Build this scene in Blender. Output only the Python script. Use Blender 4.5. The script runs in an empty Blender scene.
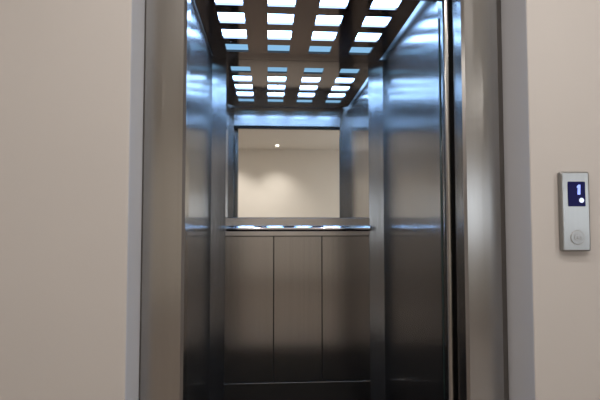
import bpy, bmesh, math
from mathutils import Vector
C = bpy.context.scene.collection
S = bpy.context.scene

# ------------------------------------------------------------------ materials
def new_mat(name):
    m = bpy.data.materials.new(name); m.use_nodes = True
    nt = m.node_tree
    return m, nt, nt.nodes['Principled BSDF']

def plain(name, col, rough=.6, metal=0., spec=.5):
    m, nt, b = new_mat(name)
    b.inputs['Base Color'].default_value = (*col, 1)
    b.inputs['Roughness'].default_value = rough
    b.inputs['Metallic'].default_value = metal
    b.inputs['Specular IOR Level'].default_value = spec
    return m

def steel(name, col, rough, aniso, grain=.06, bump=0., scale=(75, 75, .7)):
    """brushed stainless steel with a vertical grain"""
    m, nt, b = new_mat(name)
    N = nt.nodes; L = nt.links
    tc = N.new('ShaderNodeTexCoord'); mp = N.new('ShaderNodeMapping')
    mp.inputs['Scale'].default_value = scale
    ns = N.new('ShaderNodeTexNoise'); ns.inputs['Scale'].default_value = 1.; ns.inputs['Detail'].default_value = 3
    L.new(tc.outputs['Object'], mp.inputs['Vector']); L.new(mp.outputs[0], ns.inputs['Vector'])
    mr = N.new('ShaderNodeMapRange')
    mr.inputs['To Min'].default_value = 1 - grain; mr.inputs['To Max'].default_value = 1 + grain
    L.new(ns.outputs['Fac'], mr.inputs['Value'])
    vm = N.new('ShaderNodeVectorMath'); vm.operation = 'SCALE'
    vm.inputs[0].default_value = col
    L.new(mr.outputs[0], vm.inputs['Scale']); L.new(vm.outputs[0], b.inputs['Base Color'])
    b.inputs['Metallic'].default_value = 1
    b.inputs['Roughness'].default_value = rough
    b.inputs['Anisotropic'].default_value = aniso
    g = N.new('ShaderNodeNewGeometry'); cr = N.new('ShaderNodeVectorMath'); cr.operation = 'CROSS_PRODUCT'
    cr.inputs[1].default_value = (0, 0, 1)
    L.new(g.outputs['Normal'], cr.inputs[0]); L.new(cr.outputs[0], b.inputs['Tangent'])
    if bump:
        big = N.new('ShaderNodeTexNoise'); big.inputs['Scale'].default_value = 3.2; big.inputs['Detail'].default_value = 1
        L.new(tc.outputs['Object'], big.inputs['Vector'])
        bp = N.new('ShaderNodeBump'); bp.inputs['Strength'].default_value = bump; bp.inputs['Distance'].default_value = .01
        L.new(big.outputs['Fac'], bp.inputs['Height']); L.new(bp.outputs[0], b.inputs['Normal'])
    return m

def plaster(name, col, var=.03, bump=.08):
    m, nt, b = new_mat(name)
    N = nt.nodes; L = nt.links
    tc = N.new('ShaderNodeTexCoord')
    ns = N.new('ShaderNodeTexNoise'); ns.inputs['Scale'].default_value = 2.5; ns.inputs['Detail'].default_value = 5
    L.new(tc.outputs['Object'], ns.inputs['Vector'])
    mr = N.new('ShaderNodeMapRange'); mr.inputs['To Min'].default_value = 1 - var; mr.inputs['To Max'].default_value = 1 + var
    L.new(ns.outputs['Fac'], mr.inputs['Value'])
    vm = N.new('ShaderNodeVectorMath'); vm.operation = 'SCALE'; vm.inputs[0].default_value = col
    L.new(mr.outputs[0], vm.inputs['Scale']); L.new(vm.outputs[0], b.inputs['Base Color'])
    fine = N.new('ShaderNodeTexNoise'); fine.inputs['Scale'].default_value = 140; fine.inputs['Detail'].default_value = 3
    L.new(tc.outputs['Object'], fine.inputs['Vector'])
    bp = N.new('ShaderNodeBump'); bp.inputs['Strength'].default_value = bump; bp.inputs['Distance'].default_value = .002
    L.new(fine.outputs['Fac'], bp.inputs['Height']); L.new(bp.outputs[0], b.inputs['Normal'])
    b.inputs['Roughness'].default_value = .75
    return m

def tiles(name, col, grout, size, rough):
    m, nt, b = new_mat(name)
    N = nt.nodes; L = nt.links
    tc = N.new('ShaderNodeTexCoord')
    br = N.new('ShaderNodeTexBrick'); br.offset = 0
    br.inputs['Color1'].default_value = (*col, 1); br.inputs['Color2'].default_value = (*[c * .93 for c in col], 1)
    br.inputs['Mortar'].default_value = (*grout, 1); br.inputs['Scale'].default_value = 1
    br.inputs['Brick Width'].default_value = size; br.inputs['Row Height'].default_value = size
    br.inputs['Mortar Size'].default_value = .003
    L.new(tc.outputs['Object'], br.inputs['Vector']); L.new(br.outputs['Color'], b.inputs['Base Color'])
    b.inputs['Roughness'].default_value = rough
    return m

def emit(name, col, strength):
    m = bpy.data.materials.new(name); m.use_nodes = True
    nt = m.node_tree; nt.nodes.clear()
    e = nt.nodes.new('ShaderNodeEmission'); o = nt.nodes.new('ShaderNodeOutputMaterial')
    e.inputs['Color'].default_value = (*col, 1); e.inputs['Strength'].default_value = strength
    nt.links.new(e.outputs[0], o.inputs['Surface'])
    return m

M = {
 'wall': plaster('lobby_plaster', (.50, .468, .445)),
 'wall_back': plaster('lobby_cream_plaster', (.80, .75, .67)),
 'reveal': plaster('reveal_plaster', (.56, .57, .61)),
 'ceil': plaster('ceiling_plaster', (.76, .72, .65)),
 'floor': tiles('lobby_floor_tile', (.30, .25, .21), (.2, .18, .16), .6, .35),
 'base': plain('baseboard_paint', (.12, .10, .09), .5),
 'frame': steel('frame_steel', (.38, .37, .36), .22, .25),
 'frame_edge': steel('frame_edge_shade_steel', (.24, .22, .20), .3, .2),  # darker copy of the frame steel, for shade along its outer edge
 'wallsteel': steel('car_wall_steel', (.50, .50, .50), .23, .85, .16, .03),
 'cove': steel('car_corner_steel', (.52, .52, .52), .22, .8, .14),
 'panel': steel('lower_panel_steel', (.34, .325, .315), .19, .6, .09),
 'trim': steel('trim_steel', (.45, .44, .44), .22, .5),
 'mirror': plain('mirror_glass', (.90, .90, .885), .025, 1),
 'chrome': plain('chrome', (.85, .87, .9), .08, 1),
 'canopy': plain('dark_bronze_canopy', (.15, .125, .12), .09, 1),
 'seam': plain('dark_seam', (.02, .02, .02), .7),
 'black': plain('gap_shade_black', (.015, .015, .016), .6),  # shade of the gap over the car doorway, as a black colour
 'carfloor': tiles('car_floor_dark_vinyl', (.004, .004, .005), (.003, .003, .003), .5, .55),
 'shaft': plain('shaft_shade_black', (.02, .02, .02), .9),
 'lightw': emit('canopy_light_white', (.32, .57, 1.0), 17.0),
 'lightb': emit('canopy_light_blue', (.26, .52, .80), 1.0),
 'hall_metal': steel('hall_panel_steel', (.31, .31, .305), .34, .3, .05),
 'screen': plain('display_glow_navy', (.004, .004, .07), .4, 0, .12),  # the display's blue glow is put into the base colour
 'glow_blue': emit('display_digit_blue', (.30, .38, 1.0), 1.6),
 'glow_white': emit('display_dot_white', (.72, .78, 1.0), 1.3),
 'button': steel('button_steel', (.30, .30, .295), .36, .2),
 'engrave': plain('engraved_grey', (.30, .29, .28), .6, .3),
 'lens': emit('downlight_lens', (1.0, .90, .74), 14),
 'white': plain('white_paint', (.8, .78, .74), .4),
 'pane': emit('added_window_glow', (.86, .93, 1.0), 3.2), 'pane_bright': emit('added_window_glow_bright', (.86, .93, 1.0), 7.5),  # glow of the added, unseen lobby windows
 'sensor': plain('sensor_glass', (.03, .05, .05), .15, 0, .5),
}

M['carfloor'].node_tree.nodes['Principled BSDF'].inputs['Specular IOR Level'].default_value = .08

# ------------------------------------------------------------------ helpers
def obj(name, bm, mat, parent=None, bevel=0., smooth=False, seg=2):
    bmesh.ops.recalc_face_normals(bm, faces=bm.faces)
    me = bpy.data.meshes.new(name); bm.to_mesh(me); bm.free()
    o = bpy.data.objects.new(name, me); C.objects.link(o)
    if isinstance(mat, str): mat = M[mat]
    me.materials.append(mat)
    if smooth:
        for p in me.polygons: p.use_smooth = True
    if bevel:
        b = o.modifiers.new('bevel', 'BEVEL'); b.width = bevel; b.segments = seg; b.limit_method = 'ANGLE'
    if parent:
        o.parent = parent
        o.matrix_parent_inverse = parent_world(parent).inverted()
    return o

def parent_world(p):
    m = p.matrix_basis.copy()
    if p.parent: m = parent_world(p.parent) @ p.matrix_parent_inverse @ m
    return m

def box(bm, x0, x1, y0, y1, z0, z1):
    v = [bm.verts.new(p) for p in ((x0,y0,z0),(x1,y0,z0),(x1,y1,z0),(x0,y1,z0),(x0,y0,z1),(x1,y0,z1),(x1,y1,z1),(x0,y1,z1))]
    for f in ((0,3,2,1),(4,5,6,7),(0,1,5,4),(1,2,6,5),(2,3,7,6),(3,0,4,7)):
        bm.faces.new([v[i] for i in f])
    return bm

def B(*a): return box(bmesh.new(), *a)

def prism(pts, z0, z1, bm=None):
    """extrude a plan outline (x,y) from z0 to z1"""
    bm = bm or bmesh.new()
    a = [bm.verts.new((x, y, z0)) for x, y in pts]; b = [bm.verts.new((x, y, z1)) for x, y in pts]
    n = len(pts)
    bm.faces.new(a); bm.faces.new(b)
    for i in range(n): bm.faces.new((a[i], a[(i+1) % n], b[(i+1) % n], b[i]))
    return bm

def prism_y(pts, y0, y1, bm=None):
    """extrude an elevation outline (x,z) from y0 to y1"""
    bm = bm or bmesh.new()
    a = [bm.verts.new((x, y0, z)) for x, z in pts]; b = [bm.verts.new((x, y1, z)) for x, z in pts]
    n = len(pts)
    bm.faces.new(a); bm.faces.new(b)
    for i in range(n): bm.faces.new((a[i], a[(i+1) % n], b[(i+1) % n], b[i]))
    return bm

def tube(bm, pts, r, seg=16):
    """round bar along a polyline"""
    pts = [Vector(p) for p in pts]; rings = []
    for i, p in enumerate(pts):
        d = (pts[min(i+1, len(pts)-1)] - pts[max(i-1, 0)]).normalized()
        u = d.cross(Vector((0, 0, 1)))
        if u.length < 1e-3: u = d.cross(Vector((0, 1, 0)))
        u.normalize(); w = d.cross(u).normalized()
        rings.append([bm.verts.new(p + r * (math.cos(t) * u + math.sin(t) * w)) for t in [2*math.pi*k/seg for k in range(seg)]])
    for a, b in zip(rings, rings[1:]):
        for k in range(seg): bm.faces.new((a[k], a[(k+1) % seg], b[(k+1) % seg], b[k]))
    bm.faces.new(rings[0]); bm.faces.new(rings[-1])
    return bm

def lathe(bm, prof, c, axis='z', seg=32):
    """prof: (radius, height) pairs"""
    rings = []
    for r, h in prof:
        ring = []
        for k in range(seg):
            t = 2*math.pi*k/seg; a, b = r*math.cos(t), r*math.sin(t)
            ring.append(bm.verts.new((c[0]+a, c[1]+b, c[2]+h) if axis == 'z' else (c[0]+a, c[1]+h, c[2]+b)))
        rings.append(ring)
    for a, b in zip(rings, rings[1:]):
        for k in range(seg): bm.faces.new((a[k], a[(k+1) % seg], b[(k+1) % seg], b[k]))
    bm.faces.new(rings[0]); bm.faces.new(rings[-1])
    return bm

def tag(o, label, cat, group=None):
    o['label'] = label; o['category'] = cat
    if group: o['group'] = group
    return o

def thing(name, loc, label, cat, group=None):
    o = bpy.data.objects.new(name, None); C.objects.link(o); o.location = loc
    return tag(o, label, cat, group)

def struct(name, bm, mat, **k):
    o = obj(name, bm, mat, **k); o['kind'] = 'structure'; return o

# ------------------------------------------------------------------ dimensions
H = 1.09                       # camera height above z = 0
ZF = -.16                      # floor level, 1.25 m below the camera
WALL_Y, FRAME_Y, FRAME_B = 1.61, 1.77, 1.86
CAR_F, CAR_I, CAR_B = 1.895, 1.965, 3.35
CX = .208
OX0, OX1 = -.458, .912         # plaster opening
LX0, LX1 = -.303, .743         # landing opening
DX0, DX1 = -.338, .718         # car opening
SX0, SX1 = -.387, .805         # car side walls (inner faces)
R, RD = .092, .052             # rear corner facet, across and deep
CEIL = 2.24
HEAD = 2.052

# ------------------------------------------------------------------ lobby shell
RX0, RX1, RY0, RH = -2.3, 3.3, -3.35, 2.64
struct('floor', B(RX0-.1, RX1+.1, RY0-.1, FRAME_B, ZF-.10, ZF), 'floor')
struct('ceiling', B(RX0-.1, RX1+.1, RY0-.1, WALL_Y+.12, RH, RH+.1), 'ceil')
struct('wall_left', B(RX0-.1, RX0, RY0-.1, WALL_Y+.1, ZF, RH), 'wall')
VY0, VY1, WZ0, WZ1 = -2.3, -1.0, .85, 1.75
bm = bmesh.new()
box(bm, RX1, RX1+.1, RY0-.1, VY0, ZF, RH); box(bm, RX1, RX1+.1, VY1, WALL_Y+.1, ZF, RH)
box(bm, RX1, RX1+.1, VY0, VY1, ZF, WZ0); box(bm, RX1, RX1+.1, VY0, VY1, WZ1, RH)
struct('wall_right', bm, 'wall')
w = struct('added_window_2', B(RX1+.07, RX1+.08, VY0, VY1, WZ0, WZ1), 'pane_bright')  # unseen window, added for the bright streak in the car's rear corner
bm = bmesh.new()
for y0, y1, z0, z1 in ((VY0, VY0+.04, WZ0, WZ1), (VY1-.04, VY1, WZ0, WZ1), (VY0+.04, VY1-.04, WZ0, WZ0+.04), (VY0+.04, VY1-.04, WZ1-.04, WZ1),
                       ((VY0+VY1)/2-.02, (VY0+VY1)/2+.02, WZ0+.04, WZ1-.04)):
    box(bm, RX1+.02, RX1+.07, y0, y1, z0, z1)
obj('added_window_frame', bm, 'white', w)
# back wall with a hole for an added, unseen window
WX0, WX1 = 2.3, 3.2
bm = bmesh.new()
box(bm, RX0, WX0, RY0-.1, RY0, ZF, RH); box(bm, WX1, RX1, RY0-.1, RY0, ZF, RH)
box(bm, WX0, WX1, RY0-.1, RY0, ZF, WZ0); box(bm, WX0, WX1, RY0-.1, RY0, WZ1, RH)
struct('wall_back', bm, 'wall_back')
w = B(WX0, WX1, RY0-.08, RY0-.07, WZ0, WZ1); w = struct('added_window_1', w, 'pane')  # unseen window, added for the bright patch in the door frame
bm = bmesh.new()
for x0, x1, z0, z1 in ((WX0, WX0+.04, WZ0, WZ1), (WX1-.04, WX1, WZ0, WZ1), (WX0+.04, WX1-.04, WZ0, WZ0+.04), (WX0+.04, WX1-.04, WZ1-.04, WZ1),
                       ((WX0+WX1)/2-.02, (WX0+WX1)/2+.02, WZ0+.04, WZ1-.04)):
    box(bm, x0, x1, RY0-.07, RY0-.02, z0, z1)
obj('added_window_frame', bm, 'white', w)
struct('baseboard_back', B(RX0, RX1, RY0, RY0+.015, ZF, ZF+.1), 'base', bevel=.004)
# front wall around the lift opening, with a soft rounded arris to the reveal
HZ = 2.22
bm = bmesh.new()
def arris(x, s, r=.006):
    """outline of one pier from its far end to the rounded corner at the opening; s=+1 pier to the left"""
    c = (x - s*r, WALL_Y + r)
    return [(c[0] + s*r*math.sin(t), c[1] - r*math.cos(t)) for t in [math.pi/2*k/6 for k in range(7)]]
prism([(RX0, WALL_Y)] + arris(OX0, 1) + [(OX0, FRAME_B), (RX0, FRAME_B)], ZF, RH, bm)
prism([(RX1, WALL_Y)] + arris(OX1, -1) + [(OX1, FRAME_B), (RX1, FRAME_B)], ZF, RH, bm)
box(bm, OX0, OX1, WALL_Y, FRAME_B, HZ, RH)
wf = struct('wall_front', bm, 'wall')
wf.data.materials.append(M['reveal'])
for p in wf.data.polygons:                       # the reveal faces get a cooler grey
    if abs(p.normal.x) > .9 and abs(p.center.x) < 1 and p.center.y < FRAME_B: p.material_index = 1

# ------------------------------------------------------------------ stainless landing frame
fr = thing('elevator_door_frame', (CX, FRAME_Y, ZF), 'brushed stainless steel portal framing the open lift doorway in the pale wall', 'door frame')
def jamb(s):
    xo, xi = (OX0, LX0) if s < 0 else (OX1, LX1)
    e = .030 if s > 0 else .008
    pts = [(xo - s*e, FRAME_Y), (xi + s*.010, FRAME_Y), (xi, FRAME_Y+.010), (xi, FRAME_B), (xo - s*e, FRAME_B)]
    j = obj('jamb', prism(pts, ZF, 2.09), 'frame', fr)
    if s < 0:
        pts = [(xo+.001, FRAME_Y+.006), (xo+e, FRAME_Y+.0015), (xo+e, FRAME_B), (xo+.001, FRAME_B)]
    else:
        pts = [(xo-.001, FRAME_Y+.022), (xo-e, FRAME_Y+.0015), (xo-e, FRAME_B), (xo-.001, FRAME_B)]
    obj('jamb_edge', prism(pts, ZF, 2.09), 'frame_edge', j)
jamb(-1); jamb(1)
obj('header', B(OX0+.001, OX1-.001, FRAME_Y, FRAME_B, 2.09, HZ-.001), 'frame', fr, bevel=.003)
obj('sill', B(LX0, LX1, FRAME_Y+.01, FRAME_B+.03, ZF, ZF+.006), 'frame', fr)

# landing shaft pocket: shaft wall behind the frame, coloured black in place of shade, so the slot between frame and car reads black
struct('shaft_wall_1', B(-1.2, SX0-.06, FRAME_B+.001, FRAME_B+.05, ZF-.1, 2.4), 'shaft')
struct('shaft_wall_2', B(SX1+.06, 2.0, FRAME_B+.001, FRAME_B+.05, ZF-.1, 2.4), 'shaft')
# ------------------------------------------------------------------ the lift car
car = thing('elevator_car', (CX, (CAR_I+CAR_B)/2, ZF), 'open stainless steel lift car with mirror and backlit dark ceiling, inside the doorway', 'elevator')
obj('car_floor', B(SX0-.03, SX1+.03, CAR_F, CAR_B+.03, ZF-.05, ZF), 'carfloor', car)
bm = bmesh.new(); box(bm, SX0-.03, SX1+.03, CAR_F, CAR_B+.03, 2.34, 2.37)
obj('car_roof', bm, 'white', car)
# side walls
for x0, x1 in ((SX0-.03, SX0), (SX1, SX1+.03)):
    obj('side_wall', B(x0, x1, CAR_I, CAR_B-RD, ZF, 2.34), 'wallsteel', car)
# coved rear corners
def cove(s):
    xw = SX0 if s < 0 else SX1
    cx_, cy_ = xw - s*R, CAR_B - R
    yc = CAR_B - RD
    pts = [(xw, yc), (cx_, CAR_B), (cx_, CAR_B+.03), (xw + s*.03, CAR_B+.03), (xw + s*.03, yc)]
    o = obj('rear_corner', prism(pts, ZF, 2.34), 'cove', car)
cove(-1); cove(1)
BX0, BX1 = SX0+R, SX1-R
# front returns and transom of the car
for s in (-1, 1):
    x, rn = (DX0, .018) if s < 0 else (DX1, .018)
    nose = [(x + s*rn - s*rn*math.sin(t), CAR_F + rn - rn*math.cos(t)) for t in [math.pi/2*k/8 for k in range(9)]]
    xe = SX0-.03 if s < 0 else SX1+.03
    fp = obj('front_return', prism([(xe, CAR_F+.012), (x + s*(rn+.004), CAR_F+.012), (x + s*(rn+.004), CAR_F)] + nose + [(x, CAR_I), (xe, CAR_I)], ZF, 2.34), 'frame', car)
    x = DX0 if s < 0 else DX1
    bm = bmesh.new()
    tube(bm, [(x - s*.0005, CAR_I-.022, .25), (x - s*.0005, CAR_I-.022, 1.95)], .0045, 10)
    obj('door_sensor', bm, 'sensor', fp, smooth=True)
obj('gap_shade_strip', B(DX0+.001, DX1-.001, CAR_F+.01, CAR_I-.012, HEAD-.022, HEAD), 'black', car)  # black strip standing in for the shaded gap between car and landing header
obj('transom', B(DX0, DX1, CAR_F, CAR_I, HEAD, 2.34), 'wallsteel', car, bevel=.003)
# back wall: three lower panels, trim plate, mirror
PT = 1.000                    # top of the lower panels
n = 3; wd = (BX1-BX0)/n; g = .0025
obj('back_plate', B(BX0, BX1, CAR_B+.012, CAR_B+.03, ZF, 2.34), 'seam', car)
for i in range(n):
    obj('lower_panel', B(BX0+i*wd+(g if i else 0), BX0+(i+1)*wd-(g if i < n-1 else 0), CAR_B, CAR_B+.012, .002, PT-.003), 'panel', car, bevel=.0015)
obj('skirting', B(BX0, BX1, CAR_B-.006, CAR_B+.012, ZF, -.002), 'panel', car, bevel=.003)
obj('rail_plate', B(BX0, BX1, CAR_B-.004, CAR_B+.012, PT, 1.125), 'trim', car, bevel=.002)
obj('mirror', B(BX0+.001, BX1-.001, CAR_B, CAR_B+.012, 1.128, CEIL+.004), 'mirror', car)
# handrail with two brackets
RZ = 1.052; RYc = CAR_B-.055
bm = bmesh.new()
tube(bm, [(BX0+.012, RYc, RZ), (BX0+.02, RYc, RZ), (BX1-.02, RYc, RZ), (BX1-.012, RYc, RZ)], .019, 20)
hr = obj('handrail', bm, 'chrome', car, smooth=True)
hr.data.set_sharp_from_angle(angle=math.radians(50))
for x in (BX0+.16, BX1-.16):
    bm = bmesh.new(); tube(bm, [(x, RYc+.01, RZ), (x, CAR_B-.003, RZ)], .008, 12)
    obj('rail_bracket', bm, 'chrome', hr, smooth=False)

# suspended ceiling panel: dark sheet with 4 x 5 cut-outs, rounded corners at the back
cols = [-.207, .067, .341, .615]; cw = .145
rows = [CAR_B - d for d in (.222, .455, .685, .915, 1.145)]; rl = .137
PX0, PX1, PY0, PY1, PZ0, PZ1 = SX0+.003, SX1-.020, CAR_I+.02, CAR_B-.003, CEIL, CEIL+.014
xs = sorted([PX0, PX1] + [c-cw/2 for c in cols] + [c+cw/2 for c in cols])
ys = sorted([PY0, PY1] + [r-rl/2 for r in rows] + [r+rl/2 for r in rows])
bm = bmesh.new(); vt = {}
for i, x in enumerate(xs):
    for j, y in enumerate(ys): vt[i, j] = bm.verts.new((x, y, PZ0))
for i in range(len(xs)-1):
    for j in range(len(ys)-1):
        if i % 2 == 1 and j % 2 == 1: continue
        bm.faces.new((vt[i, j], vt[i+1, j], vt[i+1, j+1], vt[i, j+1]))
bm.verts.ensure_lookup_table()
corner = [vt[0, len(ys)-1], vt[len(xs)-1, len(ys)-1], vt[0, 0], vt[len(xs)-1, 0]]
bmesh.ops.bevel(bm, geom=corner, offset=.095, segments=8, affect='VERTICES', profile=.5)
ex = bmesh.ops.extrude_face_region(bm, geom=list(bm.faces))
bmesh.ops.translate(bm, vec=(0, 0, PZ1-PZ0), verts=[e for e in ex['geom'] if isinstance(e, bmesh.types.BMVert)])
cp = obj('ceiling_panel', bm, 'canopy', car)
for j, y in enumerate(rows):
    for x in cols:
        end = j in (0, 4)
        obj('light_window', B(x-cw/2-.008, x+cw/2+.008, y-rl/2-.008, y+rl/2+.008, PZ1+.001, PZ1+.007), 'lightb' if end else 'lightw', cp)

# ------------------------------------------------------------------ call panel on the right wall
HX0, HX1, HZ0, HZ1, HD = 1.008, 1.112, .992, 1.268, .022
hp = thing('hall_call_panel', ((HX0+HX1)/2, WALL_Y, (HZ0+HZ1)/2), 'slim silver lift call panel with blue display and round button on the wall', 'call panel')
def rr(x0, x1, z0, z1, r, k=6):
    out = []
    for cx_, cz_, a in ((x1-r, z1-r, 0), (x0+r, z1-r, 90), (x0+r, z0+r, 180), (x1-r, z0+r, 270)):
        for i in range(k+1):
            t = math.radians(a + 90*i/k); out.append((cx_ + r*math.cos(t), cz_ + r*math.sin(t)))
    return out
YF = WALL_Y - HD
obj('housing', prism_y(rr(HX0, HX1, HZ0, HZ1, .008), YF, WALL_Y), 'hall_metal', hp, bevel=.006, seg=3)
sc = obj('display_screen', prism_y(rr(1.032, 1.094, 1.147, 1.233, .003), YF-.0015, YF+.002), 'screen', hp)
bm = prism_y([(1.0655, 1.172+.016), (1.0755, 1.188), (1.0765, 1.222), (1.0695, 1.222), (1.0640, 1.216), (1.0640, 1.211), (1.0670, 1.212)], YF-.0025, YF-.001)
obj('display_digit', bm, 'glow_blue', sc)
bm = bmesh.new(); lathe(bm, [(.0085, 0), (.0085, .002)], (1.0795, YF-.0030, 1.168), 'y', 20)
obj('display_dot', bm, 'glow_white', sc)
bc = (1.062, YF, 1.040)
bm = bmesh.new(); lathe(bm, [(.0235, .004), (.0235, -.0008), (.0225, -.0016)], bc, 'y', 36)
bt = obj('call_button', bm, 'button', hp)
bm = bmesh.new()
for r0, r1 in ((.0235, .026), (.010, .012)):
    seg = 32
    y = YF - (.0022 if r1 < .02 else .0006)
    ri = []
    for rr_, yy in ((r0, y), (r1, y), (r1, y+.002), (r0, y+.002)):
        ri.append([bm.verts.new((bc[0]+rr_*math.cos(2*math.pi*k/seg), yy, bc[2]+rr_*math.sin(2*math.pi*k/seg))) for k in range(seg)])
    for a in range(4):
        p, q = ri[a], ri[(a+1) % 4]
        for k in range(seg): bm.faces.new((p[k], p[(k+1) % seg], q[(k+1) % seg], q[k]))
prism_y([(bc[0]-.005, bc[2]-.004), (bc[0]+.005, bc[2]-.004), (bc[0], bc[2]+.005)], YF-.0024, YF-.001, bm)
obj('button_engraving', bm, 'engrave', bt)

# ------------------------------------------------------------------ lobby downlights
first = None
def light(name, kind, loc, energy, col, size, rot=(0, 0, 0), spread=None):
    l = bpy.data.lights.new(name, kind); l.energy = energy; l.color = col
    if kind == 'AREA':
        l.shape = 'DISK'; l.size = size
        if spread: l.spread = spread
    o = bpy.data.objects.new(name, l); C.objects.link(o); o.location = loc; o.rotation_euler = rot
    return o
spots = [(.18, -2.84), (-.66, -2.84), (-.15, -.2), (.85, -.2), (-.15, .75), (.85, .75), (-2.0, .3), (1.9, .4), (-2.0, -1.9), (2.95, -1.9)]  # all after the far-wall pair are unseen, added to light the lobby
names = ['recessed ceiling downlight near the far wall, seen in the lift mirror', 'recessed ceiling downlight near the far wall, left of the mirrored one when facing the lift'] + ['unseen recessed downlight added to light the lobby'] * 8
for k, (x, y) in enumerate(spots):
    d = thing('downlight', (x, y, RH), names[k], 'ceiling light', 'added lobby downlights' if k > 1 else 'far wall downlights')
    bm = bmesh.new(); lathe(bm, [(.036, 0), (.036, -.004), (.046, -.006), (.052, -.003), (.052, 0)], (x, y, RH), 'z', 28)
    obj('trim_ring', bm, 'white', d)
    bm = bmesh.new(); lathe(bm, [(.034, -.0045), (.034, -.007)], (x, y, RH), 'z', 24)
    obj('lamp_lens', bm, 'lens', d)
    lp = light('lamp', 'AREA' if k > 1 else 'SPOT', (x, y, RH-.012), 9.5 if k > 1 else 95, (1.0, .95, .90), .07)
    if k <= 1:
        lp.data.spot_size = math.radians(104); lp.data.spot_blend = 1.0; lp.data.shadow_soft_size = .03

# ------------------------------------------------------------------ world, camera, colour
wd_ = bpy.data.worlds.new('world'); S.world = wd_; wd_.use_nodes = True
wd_.node_tree.nodes['Background'].inputs[0].default_value = (.02, .02, .022, 1)
cam = bpy.data.cameras.new('camera'); co = bpy.data.objects.new('camera', cam); C.objects.link(co)
cam.sensor_width = 36; cam.lens = 28.8; cam.clip_start = .02
co.location = (0, 0, H)
co.rotation_euler = (math.radians(90 + 2.74), 0, math.radians(-3.814))
S.camera = co
S.view_settings.view_transform = 'Standard'; S.view_settings.look = 'None'
S.view_settings.gamma = 1; S.view_settings.use_curve_mapping = False
S.view_settings.exposure = 0
S.cycles.max_bounces = 14; S.cycles.glossy_bounces = 10; S.cycles.diffuse_bounces = 5
S.cycles.use_denoising = True
